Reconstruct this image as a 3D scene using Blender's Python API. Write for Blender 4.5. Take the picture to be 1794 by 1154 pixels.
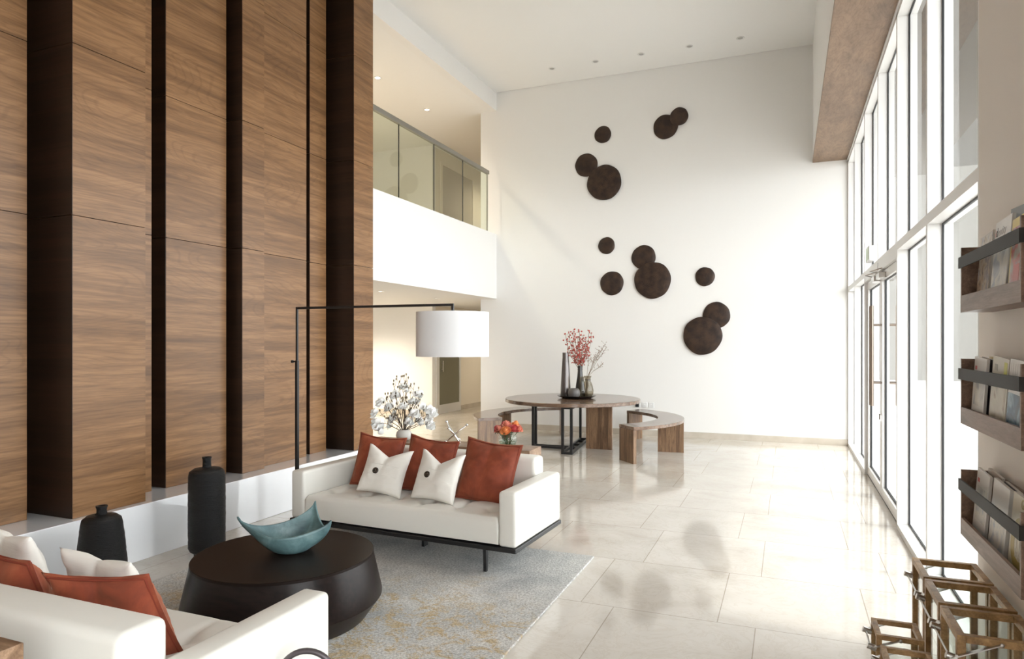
import bpy, bmesh, math, random
from mathutils import Vector, Matrix, Euler, noise
random.seed(7)
PI = math.pi
scn = bpy.context.scene
for o in list(bpy.data.objects): bpy.data.objects.remove(o)
COL = scn.collection

# ------------------------------------------------------------------ camera
YAW = math.atan(483/1183)
cam = bpy.data.cameras.new('camera'); camo = bpy.data.objects.new('camera', cam); COL.objects.link(camo)
camo.location = (0, 0, 1.6); camo.rotation_euler = (PI/2, 0, YAW)
cam.sensor_width = 36; cam.sensor_fit = 'HORIZONTAL'; cam.lens = 36*1183/1794
cam.shift_y = (601-577)/1794; cam.clip_start = .05; cam.clip_end = 300
scn.camera = camo

# ------------------------------------------------------------------ world, sun, exposure
w = bpy.data.worlds.new('world'); scn.world = w; w.use_nodes = True
nt = w.node_tree; nt.nodes.clear()
bg = nt.nodes.new('ShaderNodeBackground'); wo = nt.nodes.new('ShaderNodeOutputWorld')
bg.inputs[0].default_value = (.95, .975, 1.0, 1); bg.inputs[1].default_value = 6.0
nt.links.new(bg.outputs[0], wo.inputs[0])
# hazy sky: brighter towards the horizon than overhead
wtc = nt.nodes.new('ShaderNodeTexCoord'); wsx = nt.nodes.new('ShaderNodeSeparateXYZ'); nt.links.new(wtc.outputs['Generated'], wsx.inputs[0])
wmr = nt.nodes.new('ShaderNodeMapRange'); wmr.inputs['From Min'].default_value = 0; wmr.inputs['From Max'].default_value = .8
wmr.inputs['To Min'].default_value = 8.5; wmr.inputs['To Max'].default_value = 3.8
nt.links.new(wsx.outputs['Z'], wmr.inputs['Value']); nt.links.new(wmr.outputs[0], bg.inputs[1])
sl = bpy.data.lights.new('sun', 'SUN'); sl.energy = 1.3; sl.angle = math.radians(6); sl.color = (1, .96, .9)
so = bpy.data.objects.new('sun', sl); COL.objects.link(so); so.location = (8, 6, 12)
so.rotation_euler = Vector((.62, -.10, 1.0)).to_track_quat('Z', 'Y').to_euler()
scn.view_settings.view_transform = 'Standard'; scn.view_settings.look = 'None'
scn.view_settings.gamma = 1; scn.view_settings.use_curve_mapping = False
scn.view_settings.exposure = 0.22

# ------------------------------------------------------------------ materials
def mat(name, col=(.8, .8, .8), rough=.5, metal=0, coat=0, sheen=0, spec=None, trans=0, emis=None, es=0):
    m = bpy.data.materials.new(name); m.use_nodes = True
    b = m.node_tree.nodes['Principled BSDF']
    b.inputs['Base Color'].default_value = (*col, 1); b.inputs['Roughness'].default_value = rough
    b.inputs['Metallic'].default_value = metal; b.inputs['Coat Weight'].default_value = coat
    b.inputs['Sheen Weight'].default_value = sheen; b.inputs['Transmission Weight'].default_value = trans
    if spec is not None: b.inputs['Specular IOR Level'].default_value = spec
    if emis: b.inputs['Emission Color'].default_value = (*emis, 1); b.inputs['Emission Strength'].default_value = es
    return m
def N(m, t, **k):
    n = m.node_tree.nodes.new(t)
    for a, v in k.items(): setattr(n, a, v)
    return n
def L(m, a, b): m.node_tree.links.new(a, b)
def bsdf(m): return m.node_tree.nodes['Principled BSDF']
def coords(m, scale, loc=(0, 0, 0), rand=True, kind='Object'):
    tc = N(m, 'ShaderNodeTexCoord'); mp = N(m, 'ShaderNodeMapping')
    mp.inputs['Scale'].default_value = scale; mp.inputs['Location'].default_value = loc
    if rand:
        oi = N(m, 'ShaderNodeObjectInfo'); ad = N(m, 'ShaderNodeVectorMath', operation='MULTIPLY_ADD')
        ad.inputs[1].default_value = (1, 1, 1)
        mu = N(m, 'ShaderNodeMath', operation='MULTIPLY'); mu.inputs[1].default_value = 9
        L(m, oi.outputs['Random'], mu.inputs[0]); L(m, tc.outputs[kind], ad.inputs[0]); L(m, mu.outputs[0], ad.inputs[2])
        L(m, ad.outputs[0], mp.inputs[0])
    else: L(m, tc.outputs[kind], mp.inputs[0])
    return mp.outputs[0]
def ramp(m, fac, stops):
    r = N(m, 'ShaderNodeValToRGB'); el = r.color_ramp.elements
    while len(el) < len(stops): el.new(.5)
    for e, (p, c) in zip(el, stops): e.position = p; e.color = (*c, 1)
    L(m, fac, r.inputs[0]); return r.outputs[0]
def noisetex(m, vec, scale=5, detail=4, rough=.5, dist=0):
    n = N(m, 'ShaderNodeTexNoise'); n.inputs['Scale'].default_value = scale; n.inputs['Detail'].default_value = detail
    n.inputs['Roughness'].default_value = rough; n.inputs['Distortion'].default_value = dist
    L(m, vec, n.inputs['Vector']); return n.outputs['Fac']
def mixc(m, f, a, b, mode='MIX'):
    x = N(m, 'ShaderNodeMix', data_type='RGBA', blend_type=mode)
    if isinstance(f, (int, float)): x.inputs[0].default_value = f
    else: L(m, f, x.inputs[0])
    for i, v in ((6, a), (7, b)):
        if isinstance(v, tuple): x.inputs[i].default_value = (*v, 1)
        else: L(m, v, x.inputs[i])
    return x.outputs[2]
def bump(m, h, strength=.2, dist=.01):
    b = N(m, 'ShaderNodeBump'); b.inputs['Strength'].default_value = strength; b.inputs['Distance'].default_value = dist
    L(m, h, b.inputs['Height']); L(m, b.outputs[0], bsdf(m).inputs['Normal'])
def wood(name, dark, mid, light, scale, rough=.35, coat=.0, rand=True, figure=.35):
    m = mat(name, mid, rough, coat=coat); v = coords(m, scale, rand=rand)
    a = noisetex(m, v, 1.3, 6, .62, 1.1)
    b = noisetex(m, v, 6, 5, .6, .3)
    c1 = ramp(m, a, [(.30, dark), (.47, mid), (.56, light), (.72, mid)])
    c2 = ramp(m, b, [(.3, (.62, .6, .58)), (.6, (1, 1, 1))])
    c3 = ramp(m, noisetex(m, v, 24, 4, .65, .4), [(.36, (.70, .67, .64)), (.55, (1.04, 1.04, 1.04))])
    # nested cathedral figure: contour lines of a slow noise
    sl_ = N(m, 'ShaderNodeVectorMath', operation='MULTIPLY'); sl_.inputs[1].default_value = (2.2, 2.2, .6) if scale[2] > scale[0] else (.55, .55, 2); L(m, v, sl_.inputs[0])
    q = noisetex(m, sl_.outputs[0], .9, 1.5, .4, .3)
    mu = N(m, 'ShaderNodeMath', operation='MULTIPLY'); mu.inputs[1].default_value = 210; L(m, q, mu.inputs[0])
    si = N(m, 'ShaderNodeMath', operation='SINE'); L(m, mu.outputs[0], si.inputs[0])
    c4 = ramp(m, si.outputs[0], [(.0, (1, 1, 1)), (.55, (1, 1, 1)), (.95, (.72, .68, .64))])
    base = mixc(m, .55, mixc(m, .75, c1, c2, 'MULTIPLY'), c3, 'MULTIPLY')
    L(m, mixc(m, figure, base, c4, 'MULTIPLY'), bsdf(m).inputs['Base Color'])
    bump(m, b, .08, .003)
    return m

M = {}
WD, WM_, WL = (.13, .062, .030), (.235, .122, .062), (.34, .19, .105)
M['fin'] = wood('walnut_wall_veneer', (.150, .074, .030), (.225, .114, .047), (.285, .150, .066), (.22, .22, 4.6), .38, figure=.42)
bsdf(M['fin']).inputs['Specular IOR Level'].default_value = .35
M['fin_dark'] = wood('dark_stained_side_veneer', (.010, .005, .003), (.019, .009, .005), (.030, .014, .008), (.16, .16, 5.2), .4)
M['walnut_v'] = wood('walnut_vertical', (.10, .055, .03), (.20, .115, .065), (.30, .18, .10), (11, 11, .8), .3)
M['walnut_top'] = wood('walnut_top', (.09, .052, .034), (.16, .095, .06), (.22, .135, .09), (1.0, 9, 9), .22, .4)
M['walnut_rack'] = wood('walnut_rack', (.11, .062, .040), (.20, .125, .085), (.27, .17, .12), (9, .9, 9), .4)
M['oak_dark'] = wood('stained_oak', (.26, .145, .055), (.42, .25, .10), (.52, .33, .15), (5, 5, 5), .4)
M['soffit'] = wood('brown_soffit', (.20, .125, .075), (.235, .15, .092), (.265, .17, .105), (1.5, .4, 3), .5)
M['wall'] = mat('wall_paint', (.83, .82, .80), .6)
v = coords(M['wall'], (30, 30, 30), rand=False); bump(M['wall'], noisetex(M['wall'], v, 3, 3), .03, .002)
M['warmwall'] = mat('corridor_paint', (.78, .72, .62), .6)
M['pier'] = mat('pier_paint', (.76, .715, .67), .6)
M['ceil'] = mat('ceiling_paint', (.84, .835, .82), .7)
M['frame'] = mat('white_aluminium', (.74, .73, .715), .35)
M['gasket'] = mat('black_gasket', (.012, .012, .014), .5)
M['plinth'] = mat('plinth_stone', (.84, .85, .87), .10, coat=1)
M['steel'] = mat('brushed_steel', (.55, .53, .51), .28, metal=1)
M['rail'] = mat('rail_steel', (.33, .32, .29), .35, metal=.8)
M['handle'] = mat('satin_bronze_steel', (.30, .245, .205), .35, metal=.8)
M['chrome'] = mat('chrome', (.8, .8, .8), .07, metal=1)
M['black'] = mat('black_powdercoat', (.012, .012, .013), .4)
M['plastic'] = mat('white_plastic', (.75, .75, .74), .35)
# marble floor
m = mat('polished_marble_tiles', (.7, .65, .58), .07, spec=.6); M['floor'] = m
v = coords(m, (1, 1, 1), rand=False)
bt = N(m, 'ShaderNodeTexBrick'); bt.offset = .2556; bt.offset_frequency = 2; bt.squash = 1
mp = N(m, 'ShaderNodeMapping'); mp.inputs['Location'].default_value = (.168, -4.03, 0)
L(m, v, mp.inputs[0]); L(m, mp.outputs[0], bt.inputs['Vector'])
for k, x in (('Scale', 1), ('Mortar Size', .003), ('Mortar Smooth', .1), ('Bias', 0), ('Brick Width', .81), ('Row Height', .9)): bt.inputs[k].default_value = x
bt.inputs['Color1'].default_value = (1, 1, 1, 1); bt.inputs['Color2'].default_value = (.92, .915, .905, 1); bt.inputs['Mortar'].default_value = (.62, .58, .53, 1)
a = noisetex(m, v, 1.6, 7, .6, .8)
c = ramp(m, a, [(.3, (.575, .52, .455)), (.5, (.65, .605, .545)), (.72, (.70, .66, .605))])
vv = noisetex(m, v, 3.2, 8, .7, 2.5)
c = mixc(m, .5, c, ramp(m, vv, [(.47, (1, 1, 1)), (.5, (.86, .82, .76)), (.53, (1, 1, 1))]), 'MULTIPLY')
L(m, mixc(m, 1, c, bt.outputs['Color'], 'MULTIPLY'), bsdf(m).inputs['Base Color'])
# skirting marble
m = mat('marble_skirting', (.56, .50, .42), .2); M['skirt'] = m
L(m, ramp(m, noisetex(m, coords(m, (1, 1, 1)), 5, 5), [(.3, (.52, .46, .38)), (.7, (.62, .56, .48))]), bsdf(m).inputs['Base Color'])
# leather
m = mat('ivory_leather', (.76, .74, .685), .38, spec=.4); M['leather'] = m
v = coords(m, (1, 1, 1)); bump(m, noisetex(m, v, 220, 3), .06, .001)
# velvet
m = mat('rust_velvet', (.36, .065, .018), .75, sheen=.35); M['velvet'] = m
bsdf(m).inputs['Sheen Tint'].default_value = (1, .5, .3, 1)
v = coords(m, (1, 1, 1)); a = noisetex(m, v, 7, 5, .6, 1)
L(m, ramp(m, a, [(.3, (.17, .030, .012)), (.55, (.26, .048, .018)), (.75, (.35, .085, .034))]), bsdf(m).inputs['Base Color']); bump(m, noisetex(m, v, 14, 4), .25, .01)
M['velvet_edge'] = mat('rust_piping', (.20, .030, .012), .8)
m = mat('white_silk', (.78, .745, .685), .5, sheen=.2); M['silk'] = m
v = coords(m, (3, 3, 30)); bump(m, noisetex(m, v, 6, 5), .25, .004)
m = mat('horn_button', (.018, .014, .011), .3); M['button'] = m
L(m, ramp(m, noisetex(m, coords(m, (40, 40, 40)), 2, 2), [(.4, (.008, .007, .006)), (.7, (.09, .06, .04))]), bsdf(m).inputs['Base Color'])
# rug
m = mat('woven_rug', (.4, .4, .38), .95); M['rug'] = m
v = coords(m, (1, 1, 1), rand=False)
big = noisetex(m, v, 1.1, 2, .5); spk = noisetex(m, v, 8, 6, .8, .8); fine = noisetex(m, v, 70, 3, .8)
base = ramp(m, noisetex(m, v, 2.2, 6, .7), [(.35, (.47, .475, .47)), (.5, (.60, .595, .575)), (.65, (.71, .69, .655))])
gold = ramp(m, spk, [(.49, (0, 0, 0)), (.58, (1, 1, 1))])
gx = N(m, 'ShaderNodeMath', operation='MULTIPLY'); dv = N(m, 'ShaderNodeVectorMath', operation='DISTANCE'); L(m, v, dv.inputs[0]); dv.inputs[1].default_value = (-2.3, 2.9, 0)
df = N(m, 'ShaderNodeMath', operation='MULTIPLY_ADD'); L(m, dv.outputs['Value'], df.inputs[0]); df.inputs[1].default_value = -.35; L(m, big, df.inputs[2])
bigr = ramp(m, df.outputs[0], [(.02, (0, 0, 0)), (.26, (1, 1, 1))])
L(m, gold, gx.inputs[0]); L(m, bigr, gx.inputs[1])
c = mixc(m, gx.outputs[0], base, (.56, .44, .27))
c = mixc(m, .9, c, ramp(m, fine, [(.38, (.52, .51, .49)), (.58, (1.05, 1.05, 1.05))]), 'MULTIPLY')
L(m, c, bsdf(m).inputs['Base Color']); bump(m, fine, .6, .006)
# dark coffee table
m = mat('ebonised_wood', (.020, .012, .010), .33, spec=.22); M['ebony'] = m
bsdf(m).inputs['Coat Roughness'].default_value = .25
v = coords(m, (2, 14, 14)); L(m, ramp(m, noisetex(m, v, 3, 5), [(.3, (.006, .0035, .003)), (.7, (.016, .009, .0075))]), bsdf(m).inputs['Base Color'])
M['ebony_top'] = mat('ebonised_tabletop', (.012, .007, .0055), .42, spec=.15)
m = mat('teal_glaze', (.19, .32, .33), .38); M['teal'] = m
v = coords(m, (1, 1, 1)); a = noisetex(m, v, 7, 6, .65, .5)
L(m, ramp(m, a, [(.3, (.050, .095, .105)), (.5, (.105, .185, .195)), (.7, (.19, .29, .295))]), bsdf(m).inputs['Base Color'])
m = mat('charred_clay', (.006, .006, .0065), .42, spec=.35); M['clay'] = m
v = coords(m, (2, 2, 14)); bump(m, noisetex(m, v, 9, 5, .7), .9, .012)
m = mat('hammered_bronze', (.035, .020, .013), .45, metal=.35); M['disc'] = m
v = coords(m, (1, 1, 1)); wv = N(m, 'ShaderNodeTexWave', wave_type='RINGS', rings_direction='SPHERICAL')
wv.inputs['Scale'].default_value = 16; wv.inputs['Distortion'].default_value = 7; wv.inputs['Detail'].default_value = 3
tcd = N(m, 'ShaderNodeTexCoord'); L(m, tcd.outputs['Object'], wv.inputs['Vector'])
L(m, ramp(m, noisetex(m, v, 9, 5), [(.35, (.022, .013, .010)), (.65, (.060, .033, .021))]), bsdf(m).inputs['Base Color'])
bump(m, wv.outputs['Fac'], .22, .005)
M['shade'] = mat('white_lamp_fabric', (.83, .83, .84), .8)
M['pewter'] = mat('pewter_glaze', (.13, .115, .11), .25, metal=.5, coat=.3)
M['graphite'] = mat('graphite_glaze', (.03, .027, .026), .3, coat=.2)
M['matgrey'] = mat('mat_grey_ceramic', (.11, .10, .095), .45)
M['tray'] = mat('black_lacquer', (.008, .008, .009), .25)
M['bark'] = mat('bark', (.085, .06, .04), .7)
M['petal'] = mat('white_petal', (.9, .9, .88), .6)
M['bud'] = mat('brown_bud', (.14, .11, .07), .6)
M['berry'] = mat('red_berry', (.42, .075, .055), .45)
M['twig'] = mat('dry_twig', (.20, .15, .10), .8)
M['dryflower'] = mat('dried_blossom', (.35, .24, .19), .8)
M['leaf'] = mat('green_leaf', (.035, .085, .025), .5)
M['band'] = mat('charcoal_steel_band', (.030, .029, .028), .55, spec=.3)
M['vaseceramic'] = mat('pale_ceramic', (.58, .56, .52), .35)
M['canopy'] = mat('canopy_paint', (.070, .058, .046), .7)
M['beige_door'] = mat('beige_door_paint', (.50, .44, .36), .5)
M['pave'] = mat('pale_paving', (.62, .60, .57), .7)
M['build'] = mat('pale_render', (.10, .095, .085), .8)
M['build2'] = mat('sand_render', (.062, .057, .050), .8)
M['paper'] = mat('paper', (.72, .70, .66), .5)
M['greenplastic'] = mat('pale_green_acrylic', (.55, .74, .5), .3)
M['ink'] = mat('ink', (.03, .03, .03), .5)
def thin_glass(name, tint, rough=.0, ior=1.45):
    m = bpy.data.materials.new(name); m.use_nodes = True; n = m.node_tree; n.nodes.clear()
    tr = n.nodes.new('ShaderNodeBsdfTransparent'); tr.inputs[0].default_value = (*tint, 1)
    gl = n.nodes.new('ShaderNodeBsdfGlossy'); gl.inputs['Roughness'].default_value = rough
    lw = n.nodes.new('ShaderNodeLayerWeight'); lw.inputs[0].default_value = .5
    pw = n.nodes.new('ShaderNodeMath'); pw.operation = 'POWER'; pw.inputs[1].default_value = 5; n.links.new(lw.outputs['Facing'], pw.inputs[0])
    fr = n.nodes.new('ShaderNodeMath'); fr.operation = 'MULTIPLY_ADD'; fr.inputs[1].default_value = .75; fr.inputs[2].default_value = .05; n.links.new(pw.outputs[0], fr.inputs[0])
    mx = n.nodes.new('ShaderNodeMixShader'); out = n.nodes.new('ShaderNodeOutputMaterial')
    n.links.new(fr.outputs[0], mx.inputs[0]); n.links.new(tr.outputs[0], mx.inputs[1]); n.links.new(gl.outputs[0], mx.inputs[2])
    n.links.new(mx.outputs[0], out.inputs[0]); return m
M['glass'] = thin_glass('window_glass', (.95, .97, .96))
M['balglass'] = thin_glass('green_tint_glass', (.92, .95, .90))
M['bowlglass'] = thin_glass('clear_glass', (.88, .92, .90))
M['smoke'] = thin_glass('smoky_glass', (.62, .58, .50))
M['doorglass'] = mat('frosted_olive_glass', (.22, .21, .15), .3)
M['lamp'] = mat('lamp_lens', (1, 1, 1), .5, emis=(1, .9, .75), es=12)
M['off'] = mat('unlit_lens', (.35, .34, .33), .4)

# ------------------------------------------------------------------ mesh helpers
def box(bm, x0, x1, y0, y1, z0, z1):
    vs = [bm.verts.new((x, y, z)) for x in (x0, x1) for y in (y0, y1) for z in (z0, z1)]
    for f in ((0, 1, 3, 2), (4, 6, 7, 5), (0, 4, 5, 1), (2, 3, 7, 6), (0, 2, 6, 4), (1, 5, 7, 3)): bm.faces.new([vs[i] for i in f])
    return vs
def rbox(bm, x0, x1, y0, y1, z0, z1, r=.02, seg=4):
    t = bmesh.new(); box(t, x0, x1, y0, y1, z0, z1)
    bmesh.ops.bevel(t, geom=list(t.edges), offset=r, segments=seg, profile=.5, affect='EDGES'); merge(bm, t)
def merge(bm, t, mx=None):
    if mx is not None: t.transform(mx)
    me = bpy.data.meshes.new('tmp'); t.to_mesh(me); t.free(); bm.from_mesh(me); bpy.data.meshes.remove(me)
def tube(bm, pts, r, n=8, cap=True):
    pts = [Vector(p) for p in pts]; rs = r if isinstance(r, (list, tuple)) else [r]*len(pts)
    rings = []; prev = None
    for i, p in enumerate(pts):
        d = (pts[min(i+1, len(pts)-1)]-pts[max(i-1, 0)]).normalized()
        if prev is None:
            a = d.orthogonal().normalized()
        else:
            a = (prev-d*prev.dot(d)).normalized()
        prev = a; b = d.cross(a)
        rings.append([bm.verts.new(p+(a*math.cos(2*PI*k/n)+b*math.sin(2*PI*k/n))*rs[i]) for k in range(n)])
    for q in range(len(rings)-1):
        for k in range(n): bm.faces.new((rings[q][k], rings[q][(k+1) % n], rings[q+1][(k+1) % n], rings[q+1][k]))
    if cap: bm.faces.new(rings[0][::-1]); bm.faces.new(rings[-1])
def sqbar(bm, a, b, w, h=None):
    a, b = Vector(a), Vector(b); h = h or w; d = (b-a); ln = d.length
    t = bmesh.new(); box(t, -w/2, w/2, -h/2, h/2, 0, ln)
    merge(bm, t, Matrix.Translation(a) @ d.to_track_quat('Z', 'Y').to_matrix().to_4x4())
def lathe(bm, prof, n=32, c=(0, 0, 0)):
    rings = []
    for r, z in prof:
        if r < 1e-5: rings.append([bm.verts.new((c[0], c[1], c[2]+z))])
        else: rings.append([bm.verts.new((c[0]+r*math.cos(2*PI*k/n), c[1]+r*math.sin(2*PI*k/n), c[2]+z)) for k in range(n)])
    for A, B in zip(rings, rings[1:]):
        for k in range(n):
            k2 = (k+1) % n
            if len(A) == 1 and len(B) == 1: continue
            if len(A) == 1: bm.faces.new((A[0], B[k2], B[k]))
            elif len(B) == 1: bm.faces.new((A[k], A[k2], B[0]))
            else: bm.faces.new((A[k], A[k2], B[k2], B[k]))
def sphere(bm, c, r, sc=(1, 1, 1), u=12, v=8):
    bmesh.ops.create_uvsphere(bm, u_segments=u, v_segments=v, radius=r, matrix=Matrix.Translation(c) @ Matrix.Diagonal((*sc, 1)))
def prism(bm, poly, z0, z1):
    lo = [bm.verts.new((x, y, z0)) for x, y in poly]; hi = [bm.verts.new((x, y, z1)) for x, y in poly]; n = len(poly)
    bm.faces.new(lo[::-1]); bm.faces.new(hi)
    for i in range(n): bm.faces.new((lo[i], lo[(i+1) % n], hi[(i+1) % n], hi[i]))
def obj(name, bm, m, parent=None, smooth=False, bevel=0, loc=None, angle=None, seg=2):
    me = bpy.data.meshes.new(name)
    bmesh.ops.recalc_face_normals(bm, faces=bm.faces)
    if smooth and angle:
        for e in bm.edges:
            if len(e.link_faces) == 2 and e.calc_face_angle(0) > math.radians(angle): e.smooth = False
    bm.to_mesh(me); bm.free()
    if smooth:
        for p in me.polygons: p.use_smooth = True
    me.materials.append(M[m] if isinstance(m, str) else m)
    o = bpy.data.objects.new(name, me); COL.objects.link(o)
    if parent: o.parent = parent
    if loc: o.location = loc
    if bevel:
        b = o.modifiers.new('bevel', 'BEVEL'); b.width = bevel; b.segments = seg; b.limit_method = 'ANGLE'
    return o
def B(): return bmesh.new()
def bx(name, m, parent, *a, bevel=0, smooth=False):
    bm = B(); box(bm, *a); return obj(name, bm, m, parent, bevel=bevel, smooth=smooth)
def sheet(name, m, parent, x0, x1, y0, y1, z0, z1):   # one thin pane of glass
    bm = B(); bm.faces.new([bm.verts.new(p) for p in ((x0, y0, z0), (x1, y1, z0), (x1, y1, z1), (x0, y0, z1))]); return obj(name, bm, m, parent)
def struct(o): o['kind'] = 'structure'; return o
def tag(o, label, cat, group=None):
    o['label'] = label; o['category'] = cat
    if group: o['group'] = group
    return o
def thing(name, label, cat, loc=(0, 0, 0), rz=0, group=None):
    o = bpy.data.objects.new(name, None); COL.objects.link(o); o.empty_display_size = .1
    o.location = loc; o.rotation_euler = (0, 0, rz); return tag(o, label, cat, group)
def sthing(name, loc=(0, 0, 0)):
    o = bpy.data.objects.new(name, None); COL.objects.link(o); o.location = loc; return struct(o)
def copy_tree(o, parent=None):
    c = o.copy(); COL.objects.link(c); c.parent = parent
    for ch in [x for x in bpy.data.objects if x.parent == o]: copy_tree(ch, c)
    return c
def S(name, m, *a, bevel=0): return struct(bx(name, m, None, *a, bevel=bevel))

# ------------------------------------------------------------------ room shell
FX = .87; GX = .955; WY = 11.72; CZ = 6.33
bm = B(); box(bm, -13, 1.05, -3.2, 21, -.15, 0); struct(obj('floor', bm, 'floor'))
# ceilings
S('ceiling', 'ceil', -5.1, .37, -3.2, WY-.02, CZ, CZ+.2)
S('ceiling_upper_gallery', 'ceil', -13, -5.25, 6.7, 21, 5.99, 6.2)
S('wall_fascia', 'wall', -5.25, -5.1, -3.2, WY, 5.99, CZ+.2)
# far wall
S('wall_back', 'wall', -5.43, 1.05, WY, WY+.25, 0, 6.6)
S('baseboard_back', 'skirt', -5.43, FX, WY-.015, WY, 0, .10)
S('wall_corridor_end', 'warmwall', -13, -5.43, 20.8, 21, 0, 6.2)
S('wall_corridor_right', 'warmwall', -5.43, -5.3, WY+.25, 21, 0, 6.2)
S('wall_front', 'wall', -5.6, 1.05, -3.4, -3.2, 0, 6.6)
# balcony slab and band
S('wall_balcony_band', 'wall', -5.25, -5.1, 6.66, WY, 2.44, 3.66)
S('ceiling_under_gallery', 'ceil', -13, -5.25, 6.0, 21, 2.44, 2.60)
S('floor_gallery', 'skirt', -13, -5.25, 6.66, 21, 3.10, 3.22)
# corridor walls
S('wall_corridor_left', 'wall', -13, -7.3, 13.2, 13.35, 0, 6.0)
S('wall_corridor_side_below', 'warmwall', -7.45, -7.3, 14.62, 21, 0, 2.44)
S('wall_corridor_side_above', 'warmwall', -7.45, -7.3, 13.35, 21, 3.22, 5.99)
S('wall_corridor_over_door', 'warmwall', -7.45, -7.3, 13.35, 14.62, 2.3, 2.44)
S('baseboard_corridor', 'skirt', -13, -7.3, 13.185, 13.2, 0, .10)
S('baseboard_corridor_side', 'skirt', -7.3, -7.285, 14.62, 20.8, 0, .10)
S('wall_wing_near', 'wall', -13, -5.5, 6.3, 6.5, 0, 6.2)
S('wall_wing_far', 'wall', -13.2, -13, 6.3, 21, 0, 6.2)
# corridor glazed door
d = sthing('door_3')
bm = B()
for y0, y1, z0, z1 in ((13.42, 13.50, 0, 2.28), (14.50, 14.58, 0, 2.28), (13.50, 14.50, 0, .20), (13.50, 14.50, 2.18, 2.28)): box(bm, -7.33, -7.28, y0, y1, z0, z1)
obj('door_frame', bm, 'frame', d)
bx('door_panel', 'doorglass', d, -7.315, -7.295, 13.50, 14.50, .20, 2.18)
bm = B(); tube(bm, [(-7.24, 13.60, .95), (-7.24, 13.60, 1.2)], .012); tube(bm, [(-7.28, 13.60, 1.0), (-7.24, 13.60, 1.0)], .008); tube(bm, [(-7.28, 13.60, 1.15), (-7.24, 13.60, 1.15)], .008)
obj('door_handle', bm, 'steel', d, True)
S('trim_9', 'frame', -7.46, -7.27, 13.35, 13.42, 0, 2.3)
d = sthing('door_4')
bm = B(); box(bm, -7.30, -7.26, 13.55, 13.62, 3.22, 5.72); box(bm, -7.30, -7.26, 15.2, 15.27, 3.22, 5.72); box(bm, -7.30, -7.26, 13.62, 15.2, 5.65, 5.72); obj('door_frame', bm, 'warmwall', d)
bx('door_panel', 'beige_door', d, -7.30, -7.28, 13.62, 15.2, 3.22, 5.65)

# wood-clad wall: plinth, backing, seven stepped timber columns
S('wall_left', 'fin', -5.6, -5.0, -3.2, 6.62, 0, CZ)
S('trim_10', 'plinth', -5.05, -4.41, -3.2, 6.70, 0, .41, bevel=.004)
JZ = [.412, 2.47, 3.635, 4.80, 5.965, CZ]
fins = [(-4.745, -3.2, 2.976), (-4.475, 3.10, 3.662), (-4.735, 3.662, 3.93), (-4.725, 4.055, 4.70), (-4.60, 4.765, 5.045), (-4.685, 5.045, 5.755), (-4.738, 5.873, 6.15), (-4.452, 6.265, 6.64)]
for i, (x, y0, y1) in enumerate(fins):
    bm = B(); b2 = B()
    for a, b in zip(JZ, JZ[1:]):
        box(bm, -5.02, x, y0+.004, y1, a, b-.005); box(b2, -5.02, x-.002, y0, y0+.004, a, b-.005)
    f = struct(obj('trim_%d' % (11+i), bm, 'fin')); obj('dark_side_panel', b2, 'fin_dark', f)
bm = B()
# bulkhead over the glazing
S('wall_bulkhead', 'ceil', .37, 1.05, 3.9, WY, 4.50, 6.6)
S('wall_bulkhead_near', 'ceil', .37, 1.05, -3.2, 3.9, 4.50, 6.6)
S('trim_20', 'soffit', .365, FX-.015, -3.2, WY, 4.46, 4.50)
S('trim_21', 'frame', FX-.015, FX, -3.2, WY, 4.44, 4.50)
# pier between the glazed runs
S('wall_right', 'pier', FX, 1.05, 1.9, 3.94, 0, 4.5)

# ------------------------------------------------------------------ glazed facade
posts = [(5.265, 5.315), (6.61, 6.66), (7.93, 7.98), (9.26, 9.31), (10.59, 10.64)]
for i, (a, b) in enumerate(posts):
    z0 = 2.44 if i == 2 else 0
    S('trim_%d' % (i+1), 'frame', FX, 1.02, a, b, z0, 4.44)
S('trim_6', 'frame', FX, 1.02, 3.94, 3.96, 0, 4.44)
S('trim_7', 'frame', FX, 1.02, WY-.05, WY, 0, 4.44)
S('trim_8', 'frame', FX, 1.02, 3.94, WY, 4.40, 4.44)
ys = [3.96]+[v for p in posts for v in p]+[WY-.05]
bays = [(ys[i], ys[i+1]) for i in range(0, len(ys), 2)]
def pane(name, y0, y1, z0, z1):
    wdw = sthing(name)
    g = .012
    bm = B(); box(bm, GX-.001, GX+.010, y0, y0+g, z0, z1); box(bm, GX-.001, GX+.010, y1-g, y1, z0, z1); box(bm, GX-.001, GX+.010, y0+g, y1-g, z0, z0+g); box(bm, GX-.001, GX+.010, y0+g, y1-g, z1-g, z1)
    obj('gasket', bm, 'gasket', wdw)
    sheet('glass_pane', 'glass', wdw, GX+.006, GX+.006, y0+g, y1-g, z0+g, z1-g)
    return wdw
n = 1
bm = B()
for i, (y0, y1) in enumerate(bays):
    pane('window_%d' % n, y0, y1, 2.47, 4.40); n += 1
    if i not in (2, 3):
        pane('window_%d' % n, y0, y1, .05, 2.40); n += 1
        box(bm, FX, 1.02, y0, y1, 0, .05)
    box(bm, FX, 1.02, y0, y1, 2.40 if i not in (2, 3) else 2.34, 2.47)
struct(obj('trim_22', bm, 'frame'))
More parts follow.
